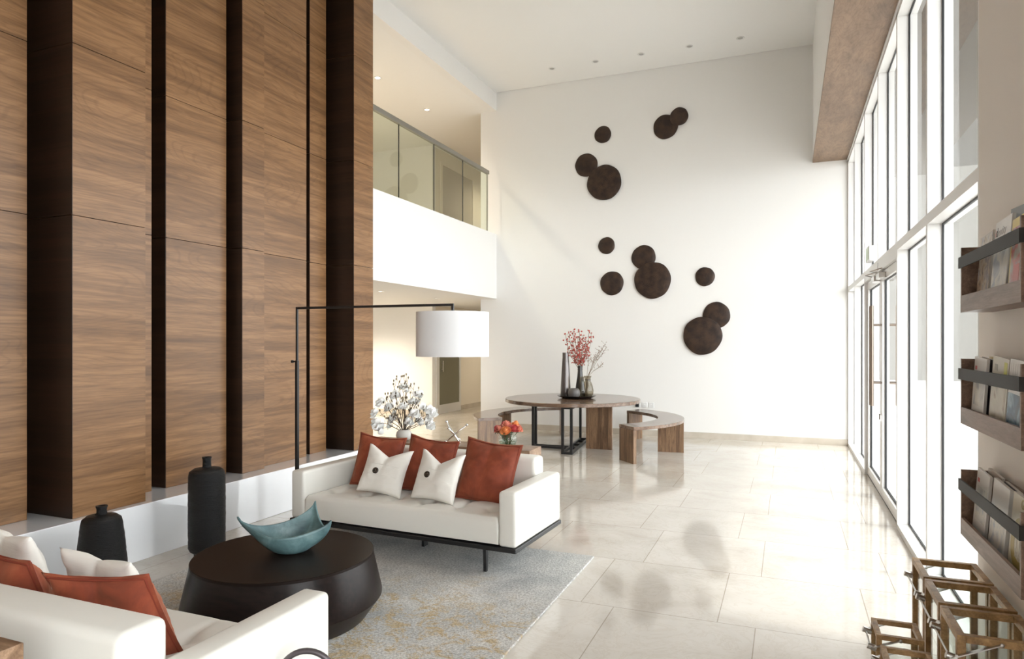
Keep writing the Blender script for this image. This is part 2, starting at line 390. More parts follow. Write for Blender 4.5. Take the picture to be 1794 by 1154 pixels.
# double entrance door
for k, (y0, y1) in enumerate(((6.665, 7.95), (7.96, 9.255))):
    d = sthing('door_%d' % (k+1)); s = .085
    bm = B(); x0, x1 = .90, .965
    box(bm, x0, x1, y0, y0+s, .012, 2.335); box(bm, x0, x1, y1-s, y1, .012, 2.335); box(bm, x0, x1, y0+s, y1-s, .012, .11); box(bm, x0, x1, y0+s, y1-s, 2.25, 2.335)
    obj('door_leaf', bm, 'frame', d)
    bm = B(); g = .012; a, b = y0+s, y1-s
    box(bm, .924, .940, a, a+g, .11, 2.25); box(bm, .924, .940, b-g, b, .11, 2.25); box(bm, .924, .940, a+g, b-g, .11, .122); box(bm, .924, .940, a+g, b-g, 2.238, 2.25)
    obj('gasket', bm, 'gasket', d)
    sheet('glass_pane', 'glass', d, .933, .933, a+g, b-g, .122, 2.238)
    hy = y1-.055 if k == 0 else y0+.055
    for side, hx in ((-1, .81), (1, 1.055)):
        bm = B(); tube(bm, [(hx, hy, .95), (hx, hy, 1.99)], .016, 12)
        for z in (1.19, 1.79): tube(bm, [(hx, hy, z), (.90 if side < 0 else .965, hy, z)], .011, 10)
        obj('door_handle', bm, 'handle', d, True, angle=40)
    bx('lock', 'steel', d, .885, .90, hy-.018, hy+.018, .80, .86)
S('trim_23', 'gasket', .90, 1.0, 6.665, 9.255, 0, .010)
# exit light and closers above the doors
t = thing('exit_light', 'small pale green exit sign box above the glass entrance doors', 'sign', (.82, 8.45, 2.50))
bx('housing', 'plastic', t, 0, .05, -.14, .14, 0, .17, bevel=.005)
bx('panel', 'greenplastic', t, -.004, 0, -.12, .12, .02, .15)
for lab, y in (('grey door closer above the nearer glass door leaf', 7.72), ('grey door closer above the farther glass door leaf', 8.15)):
    t = thing('door_closer', lab, 'door closer', (.84, y, 2.25), group='door closers')
    bx('body', 'steel', t, 0, .06, -.13, .13, 0, .06, bevel=.006)
    bm = B(); sqbar(bm, (.0, .09, .065), (-.07, -.05, .07), .012, .008); sqbar(bm, (-.07, -.05, .07), (.03, -.1, .10), .012, .008); obj('arm', bm, 'steel', t)

# nearer glazed run behind the photographer's pier
for i, (y0, y1) in enumerate(((-3.1, -1.85), (-1.80, -.58), (-.53, .68), (.73, 1.88))):
    pane('window_%d' % n, y0, y1, .05, 2.42); n += 1
    pane('window_%d' % n, y0, y1, 2.47, 4.40); n += 1
bm = B()
for y in (-3.15, -1.85, -.58, .68, 1.86): box(bm, FX, 1.02, y, y+.05, 0, 4.44)
box(bm, FX, 1.02, -3.15, 1.9, 2.42, 2.47); box(bm, FX, 1.02, -3.15, 1.9, 0, .05); box(bm, FX, 1.02, -3.15, 1.9, 4.40, 4.44)
struct(obj('trim_24', bm, 'frame'))

# outside
S('ground_outside', 'pave', 1.05, 60, -40, 70, -.25, -.03)
S('ceiling_canopy', 'canopy', 1.05, 2.35, -4, 14, 4.62, 4.80)
t = thing('building', 'pale rendered building outside beyond the glass facade', 'building', (0, 34, -.03))
bm = B(); box(bm, 1.5, 13, 0, 8, 0, 9.2); obj('front_block', bm, 'build', t)
bm = B(); box(bm, 1.5, 13, 8.2, 16, 0, 30); obj('rear_block', bm, 'build2', t)

# ------------------------------------------------------------------ gallery balustrade
t = thing('glass_balustrade', 'frameless glass balustrade with steel handrail on the gallery edge', 'railing', (-5.17, 0, 3.66))
bx('handrail', 'rail', t, -.03, .03, 6.7, 11.48, 1.08, 1.15, bevel=.008)
yy = [6.7, 7.32, 8.36, 9.40, 10.42, 11.43]
for a, b in zip(yy, yy[1:]): bx('glass_panel', 'balglass', t, -.006, .006, a+.006, b-.006, 0, 1.08)
for y in yy[1:-1]: bx('joint', 'gasket', t, -.008, .008, y-.0025, y+.0025, 0, 1.08)
bx('end_post', 'rail', t, -.01, .01, 11.43, 11.45, 0, 1.08)

# ------------------------------------------------------------------ downlights
def downlight(x, y, z, lab, on, grp, power=0):
    t = thing('ceiling_light', lab, 'ceiling light', (x, y, z), group=grp)
    bm = B(); lathe(bm, [(.058, 0), (.060, -.006), (.045, -.008), (.040, -.001)], 24); obj('trim_ring', bm, 'plastic', t, True)
    bm = B(); lathe(bm, [(0, -.003), (.040, -.003)], 24); obj('lens', bm, 'lamp' if on else 'off', t)
    if power:
        l = bpy.data.lights.new('downlight_lamp', 'SPOT'); l.energy = power; l.color = (1, .88, .70); l.spot_size = math.radians(150); l.spot_blend = 1; l.shadow_soft_size = .12
        o = bpy.data.objects.new('downlight_lamp', l); COL.objects.link(o); o.parent = t; o.location = (0, 0, -.03)
downlight(-8.6, 11.6, 2.44, 'added unseen downlight under the gallery brightening the white wing wall', True, 'downlights under the gallery', 600)  # extra lamp out of view, put in to brighten the wing wall
downlight(-8.6, 9.2, 5.99, 'added unseen downlight above the gallery deep in the left wing', True, 'gallery downlights', 700)  # also added out of sight, lifts the area behind the gallery glass
for k, (x, lab) in enumerate(((-3.76, 'leftmost of five tiny downlights along the high ceiling'), (-2.99, 'second from left of five tiny high ceiling downlights'), (-2.22, 'middle of the five tiny high ceiling downlights'), (-1.45, 'second from right of five tiny high ceiling downlights'), (-.68, 'rightmost of five tiny high ceiling downlights'))):
    downlight(x, 11.03, CZ, lab, False, 'downlights along the high ceiling')
downlight(-6.28, 9.50, 5.99, 'lit downlight above the gallery nearer the timber wall', True, 'gallery downlights', 330)
downlight(-6.28, 11.15, 5.99, 'lit downlight above the gallery nearer the white wall', True, 'gallery downlights', 60)
downlight(-6.10, 9.31, 2.44, 'lit downlight under the gallery nearer the timber wall', True, 'downlights under the gallery', 150)
downlight(-6.10, 11.17, 2.44, 'lit downlight under the gallery above the lamp shade', True, 'downlights under the gallery', 50)
downlight(-6.28, 15.5, 5.99, 'lit downlight deep in the upper corridor', True, 'corridor downlights', 160)
downlight(-6.10, 15.5, 2.44, 'lit downlight deep in the lower corridor', True, 'corridor downlights', 110)

# ------------------------------------------------------------------ wall discs
def disc(x, z, r, lab, lift=0):
    bm = B(); off = .012+lift
    lathe(bm, [(0, off+.024), (r*.3, off+.023), (r*.7, off+.019), (r*.93, off+.013), (r, off+.005), (r*.985, off-.004), (r*.3, off), (r*.25, 0), (0, 0)], 56)
    for v in bm.verts:
        a = math.atan2(v.co.y, v.co.x); q = 1+.012*math.sin(3*a+x*9)+.008*math.sin(7*a+z*5)
        v.co.x *= q; v.co.y *= q
        if v.co.z > .03: v.co.z += .003*noise.noise(Vector((v.co.x*14+x, v.co.y*14, z)))
    bm.transform(Matrix.Rotation(PI/2, 4, 'X'))
    o = obj('wall_disc', bm, 'disc', None, True, angle=60, loc=(x, WY, z))
    tag(o, lab, 'wall art', 'dark metal discs on the white wall')
disc(-1.707, 5.447, .155, 'small dark disc overlapping the topmost pair on white wall', .022)
disc(-1.937, 5.305, .21, 'medium dark disc behind the small one, highest pair')
disc(-3.038, 5.301, .152, 'lone small dark disc above the upper left pair')
disc(-3.341, 4.79, .208, 'medium dark disc tucked behind large upper left disc')
disc(-3.007, 4.443, .312, 'large dark disc of the upper left pair')
disc(-2.970, 3.328, .150, 'small dark disc directly above the lone medium disc')
disc(-2.313, 3.089, .211, 'medium dark disc peeking above the large middle disc')
disc(-2.156, 2.683, .316, 'large dark disc in the middle of the wall group', .022)
disc(-2.873, 2.658, .211, 'lone medium dark disc left of the large middle disc')
disc(-1.284, 2.715, .160, 'lone small dark disc above the lower right pair')
disc(-1.100, 2.066, .221, 'medium dark disc behind the lowest large disc')
disc(-1.321, 1.725, .318, 'lowest large dark disc at lower right of group', .022)
for o in [o for o in bpy.data.objects if o.name.startswith('wall_disc') and o['label'].startswith('large dark disc of the upper')]:
    for v in o.data.vertices:
        if v.co.y < -.001: v.co.y -= .022

# wall sockets
t = thing('wall_socket', 'white wall socket with black plug low on far wall', 'socket', (-2.42, WY, .53))
bx('plate', 'plastic', t, -.045, .045, -.012, 0, -.045, .045, bevel=.003); bx('plug', 'black', t, -.03, .03, -.06, -.012, -.035, .035, bevel=.005)
for x, lab in ((-2.30, 'blank white wall socket just right of black plug'), (-2.18, 'rightmost white wall socket behind curved bench')):
    t = thing('wall_socket', lab, 'socket', (x, WY, .53)); bx('plate', 'plastic', t, -.045, .045, -.012, 0, -.045, .045, bevel=.003)
    bx('switch', 'plastic', t, -.012, .012, -.017, -.012, -.012, .012, bevel=.002)

# ------------------------------------------------------------------ rug
bm = B(); rbox(bm, -3.92, -1.335, 1.0, 4.90, 0.0005, .014, .005, 2)
tag(obj('area_rug', bm, 'rug'), 'grey woven area rug with gold flecks under the sofas', 'rug')

# ------------------------------------------------------------------ sofas
def make_sofa(label, corner, rz):
    t = thing('sofa', label, 'sofa', corner, rz, 'ivory leather sofas')
    W, D = 1.95, .84; zt = .60; zb = .225
    def lb(name, a, r, seg=5, m='leather', par=t):
        bm = B(); rbox(bm, *a, r, seg); return obj(name, bm, m, par, True, angle=50)
    for x in (-W, -.13): 
        a = lb('armrest', (x, x+.13, 0, D, zb, zt), .024)
        bm = B(); fr = .004
        for y in (.012,):
            xs = [x+.012, x+.118]
            tube(bm, [(xs[0], y, zb+.02), (xs[0], y, zt-.012), (xs[1], y, zt-.012), (xs[1], y, zb+.02)], .003, 6)
        obj('seam', bm, 'leather', a, True)
    lb('backrest', (-W+.132, -.132, D-.19, D-.01, zb, .725), .035)
    # seat cushion, tufted
    bm = B(); x0, x1, y0, y1 = -W+.134, -.134, .012, D-.192; nx, ny = 96, 34
    tufts = [(x0+(x1-x0)*(i+.5)/6, y) for i in range(6) for y in (.24, .47)]
    R = .035
    def top(x, y):
        e = min(x-x0, x1-x, y-y0, y1-y); z = .415
        if e < R: z -= R-math.sqrt(max(0, R*R-(R-e)**2))
        for tx, ty in tufts:
            d2 = (x-tx)**2+(y-ty)**2; z -= .034*math.exp(-d2/.0028)
            z -= .018*math.exp(-((x-tx)**2)/.0004)*math.exp(-((y-ty)**2)/.02)
        z -= .004*math.exp(-((y-.24)**2)/.0005)
        return z
    g = {}
    def sp(i, n, a, b):
        u = i/n; u = u-.03*math.sin(2*PI*u)*1.0; return a+(b-a)*u
    for i in range(nx+1):
        for j in range(ny+1):
            x, y = x0+(x1-x0)*i/nx, y0+(y1-y0)*j/ny
            g[i, j] = bm.verts.new((x, y, top(x, y)))
    for i in range(nx):
        for j in range(ny): bm.faces.new((g[i, j], g[i+1, j], g[i+1, j+1], g[i, j+1]))
    edge = [(i, 0) for i in range(nx)]+[(nx, j) for j in range(ny)]+[(i, ny) for i in range(nx, 0, -1)]+[(0, j) for j in range(ny, 0, -1)]
    low = []
    for q in edge:
        v = g[q]; low.append(bm.verts.new((v.co.x, v.co.y, zb+.012)))
    for k in range(len(edge)):
        k2 = (k+1) % len(edge); bm.faces.new((g[edge[k2]], g[edge[k]], low[k], low[k2]))
    bm.faces.new(low)
    obj('seat_cushion', bm, 'leather', t, True, angle=75)
    bx('base_frame', 'black', t, -W-.005, .005, -.008, D+.005, .195, .225, bevel=.004)
    for lx in (-.27, -W+.27):
        for ly, dy in ((.09, 1), (D-.09, -1)):
            bm = B(); box(bm, lx-.012, lx+.012, ly-.02, ly+.02, .014, .195)
            box(bm, lx-.012, lx+.012, min(ly-.02, ly+.13*dy), max(ly+.02, ly+.13*dy), .165, .185)
            for v in bm.verts:
                if v.co.z < .02: v.co.y = ly+(v.co.y-ly)*.6
            obj('leg', bm, 'black', t, bevel=.002)
    bm = B(); box(bm, -W/2-.012, -W/2+.012, D/2-.03, D/2+.03, .014, .195); obj('leg', bm, 'black', t, bevel=.002)
    return t
A1 = math.radians(-2.8)
sofa1 = make_sofa('ivory leather sofa facing camera with three rust and two white pillows', (-1.68, 4.176, 0), A1)
sofa2 = make_sofa('ivory leather sofa in foreground with its back to camera', (-1.71-1.95, 2.25, 0), PI)

# ------------------------------------------------------------------ pillows
def pillow_mesh(W, H, T, k=.09, flange=0, dent=0, seed=0, n=36):
    bm = B(); out = {}
    F_ = 1+flange
    for s in (1, -1):
        for i in range(n+1):
            for j in range(n+1):
                u, v = (-1+2*i/n), (-1+2*j/n)
                U, V = u*F_, v*F_
                x = U*W/2*(1-k*(1-v*v)*abs(u)**1.5); y = V*H/2*(1-k*(1-u*u)*abs(v)**1.5)
                if max(abs(U), abs(V)) >= 1: th = .003
                else: th = .003+T/2*((1-abs(U)**2.6)*(1-abs(V)**2.6))**.55
                if dent:
                    w_ = max(0, 1-abs(u)/.85)**1.15*max(0, (v+1)/2)**2.2
                    y -= dent*H*w_*(1-abs(u)*.0); th *= 1-.35*w_
                    th -= .010*math.exp(-(u/.10)**2)*max(0, v)*(th > .012)
                nz = noise.noise(Vector((x*9+seed, y*9, s*3+seed)))*.012+noise.noise(Vector((x*22+seed, y*22, s*7)))*.004
                nz += .007*noise.noise(Vector((x*6+seed, y*34+x*10, 5)))*abs(u)**3
                if th > .01: th += nz*min(1, th/.04)
                th = max(th, .003)
                border = i in (0, n) or j in (0, n)
                if s == -1 and border: out[s, i, j] = out[1, i, j]
                else: out[s, i, j] = bm.verts.new((x, s*th if not border else 0, y))
        for i in range(n):
            for j in range(n):
                try: bm.faces.new((out[s, i, j], out[s, i+1, j], out[s, i+1, j+1], out[s, i, j+1]))
                except ValueError: pass
    outl = []
    for a in range(4):
        for q in range(24):
            p = -1+2*q/24
            u, v = [(p, 1), (1, -p), (-p, -1), (-1, p)][a]
            x = u*W/2*(1-k*(1-(v/F_)**2)*abs(u/F_)**1.5); y = v*H/2*(1-k*(1-(u/F_)**2)*abs(v/F_)**1.5)
            outl.append((x, y))
    return bm, outl
def pillow(label, loc, rot, size, T, rust, seed, dent=0, group=None, button=None):
    t = thing('throw_pillow', label, 'pillow', loc, 0, group); t.rotation_euler = rot
    bm, outl = pillow_mesh(size, size, T, .07 if rust else .095, .09 if rust else 0, dent, seed)
    c = obj('cover', bm, 'velvet' if rust else 'silk', t, True)
    if rust:
        bm = B(); pts = [(x, 0, y) for x, y in outl]+[(outl[0][0], 0, outl[0][1])]
        for sg in (1, -1): tube(bm, [(x*1.0, sg*.006, y) for x, _, y in pts], .0045, 6, cap=False)
        obj('piping', bm, 'velvet_edge', t, True)
    if button:
        bxx, bz, side = button
        yb = T/2*.93
        bm = B(); lathe(bm, [(0, .008), (.012, .009), (.020, .013), (.025, .008), (.025, 0), (0, 0)], 24)
        bm.transform(Matrix.Translation((bxx, -yb+.004, bz)) @ Matrix.Rotation(PI/2, 4, 'X'))
        obj('button', bm, 'button', t, True)
        for zz in (.035, -.045):
            bm = B(); tube(bm, [(size*(.02+.32*q/10), -T/2*((1-abs(.04+.64*q/10)**2.6)*(1-abs(zz/(size/2))**2.6))**.55-.002, zz) for q in range(-10, 11)], .0015, 5); obj('pleat', bm, 'silk', t, True)
        bm = B(); tube(bm, [(bxx, -yb-.003, bz), (bxx+.008, -yb-.004, bz+.03), (bxx+.014, -yb+.002, bz+.045)], .002, 5); obj('loop', bm, 'silk', t, True)
    return t
def S1(x, y, z):  # local sofa 1 frame -> world
    c, s = math.cos(A1), math.sin(A1); return (-1.68+c*x-s*y, 4.176+s*x+c*y, z)
GR, GW = 'rust velvet pillows', 'white buttoned pillows'
pillow('rust velvet pillow at left end of sofa, behind white pillow', S1(-1.50, .53, .620), (math.radians(-17), math.radians(4), A1+.10), .41, .15, True, 1, .05, GR)
pillow('middle rust velvet pillow on the far sofa', S1(-1.01, .54, .620), (math.radians(-16), math.radians(5), A1+.03), .42, .15, True, 2, .05, GR)
pillow('rust velvet pillow at right arm of far sofa', S1(-.46, .50, .620), (math.radians(-20), math.radians(4), A1-.05), .45, .16, True, 3, .02, GR)
pillow('white buttoned pillow on far sofa, the left one', S1(-1.29, .33, .590), (math.radians(-24), math.radians(7), A1+.14), .39, .13, False, 4, .17, GW, (-.05, -.02, 1))
pillow('white buttoned pillow on far sofa, nearer the right arm', S1(-.79, .31, .590), (math.radians(-23), math.radians(3), A1-.04), .39, .13, False, 5, .20, GW, (-.06, -.005, 1))
pillow('foreground rust velvet pillow beside the near sofa arm', (-2.36, 1.81, .555), (math.radians(26), math.radians(-3), .20), .42, .17, True, 6, .03, GR)
pillow('rust velvet pillow cut by left edge, on near sofa', (-2.91, 1.78, .572), (math.radians(22), math.radians(3), -.02), .42, .17, True, 7, .04, GR)
pillow('white pillow behind foreground rust pillow on near sofa', (-2.65, 2.00, .550), (math.radians(24), math.radians(3), .05), .40, .13, False, 8, .03, GW)
pillow('white pillow at far left corner of near sofa', (-3.22, 1.98, .585), (math.radians(20), math.radians(3), -.05), .42, .13, False, 9, .05, GW)

# ------------------------------------------------------------------ coffee table and bowl
t = thing('coffee_table', 'round dark faceted drum coffee table on the rug', 'coffee table', (-2.71, 3.14, .014))
bm = B(); lathe(bm, [(0, 0), (.47, 0), (.555, .115), (.556, .125), (.505, .350)], 96); obj('base', bm, 'ebony', t, True, angle=20)
bm = B(); lathe(bm, [(.506, .3505), (.506, .364), (.503, .366), (0, .366)], 96); obj('tabletop', bm, 'ebony_top', t, True, angle=30)
# teal bowl : three-cornered leaf bowl
rt, fw = Vector((math.cos(YAW), math.sin(YAW), 0)), Vector((-math.sin(YAW), math.cos(YAW), 0))
bc = Vector((-2.70, 3.18, .382)); bm = B()
tips = [(-.31, -.02, .205), (.085, .21, .245), (.245, -.02, .185)]
def rimpt(a):
    # a in [0,3): interpolate tips with sagging, bulging edges
    i = int(a) % 3; f = a-int(a); p, q = Vector(tips[i]), Vector(tips[(i+1) % 3])
    r = p.lerp(q, f); bulge = [.035, .0, .115][i]; sag = [.10, .09, .085][i]
    d = (q-p); nrm = Vector((-d.y, d.x, 0)).normalized()
    w_ = math.sin(PI*f)**1.5
    r += nrm*bulge*w_; r.z -= sag*math.sin(PI*f)**.6
    return r
tot = Vector((0, 0, 0))
def bowl_shell(inner):
    rings = []; na = 96; nr = 14
    for q in range(nr+1):
        s = q/nr; ring = []
        for k in range(na):
            a = 3*k/na; r = rimpt(a)
            b = Vector((0, .02, 0)); prof = s
            xy = Vector((r.x, r.y-.02, 0))
            ln = Vector((r.x, r.y-.02, 0)).length; e_ = 1+2.2*max(0, (ln-.15)/.17)
            rad = math.sin(s*PI/2)**(.75*e_); hz = (1-math.cos(s*PI/2))**(1/e_**.35)
            foot = .075
            ln = xy.length; dirv = xy.normalized()
            rr = foot+(ln-foot)*rad if ln > foot else ln*rad
            if s == 0: rr = foot
            z = r.z*hz**1.05
            if inner: rr = max(.01, rr-.014*(1-s*.3)); z = min(z+.012, r.z) if s < 1 else r.z
            p = dirv*rr; p.y += .02
            ring.append(bm.verts.new(bc+rt*p.x+fw*p.y+Vector((0, 0, z))))
        rings.append(ring)
    for A_, B_ in zip(rings, rings[1:]):
        for k in range(na): bm.faces.new((A_[k], A_[(k+1) % na], B_[(k+1) % na], B_[k]))
    bm.faces.new(rings[0]); return rings[-1]
r1 = bowl_shell(False); r2 = bowl_shell(True)
for k in range(96): bm.faces.new((r1[k], r1[(k+1) % 96], r2[(k+1) % 96], r2[k]))
tag(obj('leaf_bowl', bm, 'teal', None, True), 'teal ceramic bowl with three upturned points on coffee table', 'bowl')

# ------------------------------------------------------------------ floor vases
def rough_lathe(prof, amp, n=72, sd=0):
    bm = B(); P_ = []
    for (r0, z0), (r1, z1) in zip(prof, prof[1:]):
        m_ = max(1, int(math.hypot(r1-r0, z1-z0)/.015))
        for q in range(m_): P_.append((r0+(r1-r0)*q/m_, z0+(z1-z0)*q/m_))
    P_.append(prof[-1]); lathe(bm, P_, n)
    for v in bm.verts:
        r = math.hypot(v.co.x, v.co.y)
        if r > .05:
            q = 1+amp*noise.noise(Vector((v.co.x*10+sd, v.co.y*10, v.co.z*34)))/r*.1
            v.co.x *= q; v.co.y *= q
    return bm
t = thing('floor_vase', 'tall black textured bottle vase standing against the plinth', 'vase', (-4.06, 3.85, 0))
bm = rough_lathe([(0, .03), (.10, .03), (.122, .045), (.130, .07), (.132, .3), (.130, .60), (.122, .635), (.095, .655), (.035, .665)], .03)
obj('body', bm, 'clay', t, True, angle=70)
bm = B(); lathe(bm, [(.035, .655), (.031, .67), (.029, .72), (.034, .735), (.033, .742), (.022, .742), (.02, .66)], 32); obj('neck', bm, 'clay', t, True, angle=50)
for a in range(3):
    bm = B(); box(bm, -.012, .012, -.012, .012, 0, .035); bm.transform(Matrix.Translation((.085*math.cos(a*2.1+.3), .085*math.sin(a*2.1+.3), 0))); obj('foot', bm, 'black', t)
t = thing('floor_vase', 'shorter black tapered bottle vase behind the near sofa', 'vase', (-4.08, 3.02, 0))
bm = rough_lathe([(0, 0), (.150, 0), (.158, .015), (.150, .12), (.135, .30), (.120, .44), (.110, .475), (.085, .495), (.036, .503)], .035, sd=5)
obj('body', bm, 'clay', t, True, angle=70)
bm = B(); lathe(bm, [(.036, .495), (.031, .505), (.029, .535), (.035, .552), (.034, .557), (.022, .557), (.02, .5)], 32); obj('neck', bm, 'clay', t, True, angle=50)

# ------------------------------------------------------------------ floor lamp
t = thing('floor_lamp', 'black angular floor lamp with big white drum shade over sofa', 'floor lamp', (-3.95, 4.73, 0), math.atan2(.05, 1.5))
bm = B(); lathe(bm, [(0, 0), (.16, 0), (.16, .018), (.15, .022), (0, .022)], 48); obj('base', bm, 'black', t, True, angle=30)
bm = B(); box(bm, -.013, .013, -.013, .013, .02, 1.45); obj('pole', bm, 'black', t, bevel=.002)
bm = B(); box(bm, -.009, .009, -.009, .009, 1.45, 1.915); obj('upper_pole', bm, 'black', t, bevel=.002)
bx('arm', 'black', t, .009, 1.50, -.009, .009, 1.895, 1.915, bevel=.002)
bm = B(); tube(bm, [(-.013, 0, 1.44), (-.04, 0, 1.44), (-.042, 0, 1.44), (-.055, 0, 1.44)], [.006, .006, .014, .014], 12); obj('knob', bm, 'black', t, True, angle=40)
bm = B(); box(bm, 1.482, 1.50, -.009, .009, 1.70, 1.895); obj('drop_rod', bm, 'black', t)
bm = B(); R = .288
lathe(bm, [(R, 1.495), (R, 1.845), (R-.003, 1.845), (R-.003, 1.495), (R, 1.495)], 96, (1.49, 0, 0))
obj('lamp_shade', bm, 'shade', t, True, angle=40)
bm = B()
for k in range(3):
    a = k*2*PI/3; tube(bm, [(1.49, 0, 1.80), (1.49+(R-.002)*math.cos(a), (R-.002)*math.sin(a), 1.80)], .003, 6)
lathe(bm, [(.018, 1.68), (.018, 1.74)], 16, (1.49, 0, 0)); obj('shade_spider', bm, 'black', t)
bm = B(); sphere(bm, (1.49, 0, 1.64), .035); obj('bulb', bm, 'plastic', t, True)

# ------------------------------------------------------------------ consoles behind sofas
M['console'] = wood('console_walnut', (.16, .09, .05), (.27, .165, .10), (.36, .23, .145), (1.2, 7, 7), .35)
def console(label, x0, x1, y0, y1, z):
    t = thing('console_table', label, 'console table', ((x0+x1)/2, (y0+y1)/2, 0)); hx, hy = (x1-x0)/2, (y1-y0)/2
    bx('tabletop', 'console', t, -hx, hx, -hy, hy, z-.065, z, bevel=.003)
    for s in (-1, 1): bx('leg', 'walnut_v', t, s*hx-(.05 if s > 0 else 0), s*hx+(.05 if s < 0 else 0), -hy, hy, 0, z-.065, bevel=.002)
    bx('shelf', 'walnut_top', t, -hx+.05, hx-.05, -hy+.02, hy-.02, .18, .21, bevel=.002)
    return t
console('walnut console behind far sofa holding flowers and ornament', -3.55, -1.94, 5.13, 5.41, .725)
console('corner of walnut console behind the near sofa', -3.60, -2.01, .90, 1.253, .75)

# jack ornament
t = thing('jack_ornament', 'polished steel jack sculpture on console behind sofa', 'ornament', (-2.70, 5.28, .725)); L_ = .115
c0 = Vector((0, 0, .075))
dirs = [Vector((-.62, .2, .72)), Vector((.70, .1, .55)), Vector((.05, -.75, .42))]
for dd in dirs:
    dd.normalize(); bm = B(); lo = c0-dd*min(L_, (c0.z-.013)/max(dd.z, .01)); hi = c0+dd*L_*1.25
    tube(bm, [lo, hi], .0075, 10); o = obj('rod', bm, 'chrome', t, True)
    bm = B(); sphere(bm, lo, .013); sphere(bm, hi, .013); obj('ball', bm, 'chrome', o, True)

# rose bowl
def P3(u, D):  # helper along camera ray depth -> x,y (used for placing only)
    a = (u-897)/1183; return (D*(-math.sin(YAW)+a*math.cos(YAW)), D*(math.cos(YAW)+a*math.sin(YAW)))
rx, ry = -2.19, 5.27
t = thing('rose_bowl', 'round clear glass bowl holding roses on the console', 'bowl', (rx, ry, .725))
bm = B(); lathe(bm, [(0, .003), (.045, .003), (.068, .02), (.080, .055), (.078, .085), (.062, .115), (.058, .122), (.060, .125)], 40); obj('bowl', bm, 'bowlglass', t, True)
bm = B(); lathe(bm, [(0, .005), (.043, .006), (.065, .022), (.075, .05), (0, .05)], 32); obj('water', bm, thin_glass('water', (.80, .86, .80)), t, True)
def rose(c, r, col, lab, nrm):
    t = thing('rose', lab, 'flower', c, 0, 'roses in the glass bowl')
    mm = bpy.data.materials.get('rose_'+col[0]) or mat('rose_'+col[0], col[1], .55)
    bm = B()
    for ring, (npet, rr, hh, op) in enumerate(((3, .25, .85, .1), (4, .48, .75, .35), (5, .75, .55, .7), (5, 1.0, .3, 1.05))):
        for k in range(npet):
            a = 2*PI*(k/npet)+ring*.7; ps = {}
            for i in range(6):
                for j in range(6):
                    u = -1+2*i/5; v = j/5
                    th = a+u*1.15*PI/npet*1.25; rad = r*rr*(math.sin(min(1, v)*PI*.5)**.6)*(1+.12*op*v*v)
                    z = r*(-.55+ (hh+.62)*v - op*.35*v*v - .14*u*u*v)
                    ps[i, j] = bm.verts.new((rad*math.cos(th), rad*math.sin(th), z))
            for i in range(5):
                for j in range(5): bm.faces.new((ps[i, j], ps[i+1, j], ps[i+1, j+1], ps[i, j+1]))
    sphere(bm, (0, 0, -.2*r), r*.55, (1, 1, 1.2), 10, 8)
    q = Vector(nrm).to_track_quat('Z', 'Y').to_matrix().to_4x4(); bm.transform(q)
    obj('bloom', bm, mm, t, True)
    bm = B(); e = Vector((rx, ry, .737))-Vector(c); e.x *= .3+.7; tube(bm, [(0, 0, -r*.4), e*.5+Vector((0, 0, -.0)), Vector((e.x*.85, e.y*.85, e.z+.005))], .003, 6); obj('stem', bm, 'leaf', t, True)
    bm = B()
    for a in (0.4, 2.5, 4.6):
        p0 = Vector((0, 0, -r*.4)); dx, dy = math.cos(a), math.sin(a)
        vs = [bm.verts.new(p0), bm.verts.new(p0+Vector((dx*.022-dy*.01, dy*.022+dx*.01, -.006))), bm.verts.new(p0+Vector((dx*.046, dy*.046, -.022))), bm.verts.new(p0+Vector((dx*.022+dy*.01, dy*.022-dx*.01, -.006)))]
        bm.faces.new(vs)
    obj('leaf', bm, 'leaf', t)
OR, PK, RD = ('orange', (.82, .33, .12)), ('coral', (.74, .27, .19)), ('red', (.58, .09, .09))
for dx, dy, dz, r, col, lab in ((.005, -.065, .145, .037, OR, 'orange rose at the front of the glass bowl'), (-.055, -.03, .150, .034, PK, 'coral rose left of the orange one'), (-.085, .0, .145, .034, RD, 'red rose at the left side of glass bowl'),
        (-.01, .0, .190, .033, PK, 'topmost coral rose in the glass bowl'), (.058, -.02, .160, .035, RD, 'red rose right of the orange one'), (.085, .015, .155, .032, PK, 'rightmost coral rose hanging over glass bowl'), (.045, .05, .185, .033, OR, 'orange rose at the back of glass bowl'), (-.05, .05, .175, .032, RD, 'red rose at the back of glass bowl')):
    rose((rx+dx*1.1, ry+dy, .725+dz), r*1.18, col, lab, (dx*6, dy*6-.25, .8))

# magnolia arrangement
mx_, my_ = -3.21, 5.28
t = thing('ceramic_vase', 'pale round ceramic vase holding white magnolia on console', 'vase', (mx_, my_, .725))
bm = B(); lathe(bm, [(0, 0), (.04, 0), (.066, .02), (.073, .045), (.066, .075), (.048, .092), (.044, .096), (.040, .092), (.058, .07), (0, .02)], 40); obj('body', bm, 'vaseceramic', t, True)
def petal(bm, c, d, L_, w_, cup):
    d = Vector(d).normalized(); s = d.orthogonal().normalized(); up = d.cross(s)
    rows = []
    for j, (f, ww) in enumerate(((0, .25), (.3, .85), (.6, 1), (.85, .6), (1, .05))):
        base = Vector(c)+d*L_*f+up*cup*math.sin(f*PI)*-1
        rows.append([bm.verts.new(base+s*w_*ww*k+up*cup*.5*abs(k)) for k in (-1, 0, 1)])
    for A_, B_ in zip(rows, rows[1:]):
        for k in (0, 1): bm.faces.new((A_[k], A_[k+1], B_[k+1], B_[k]))
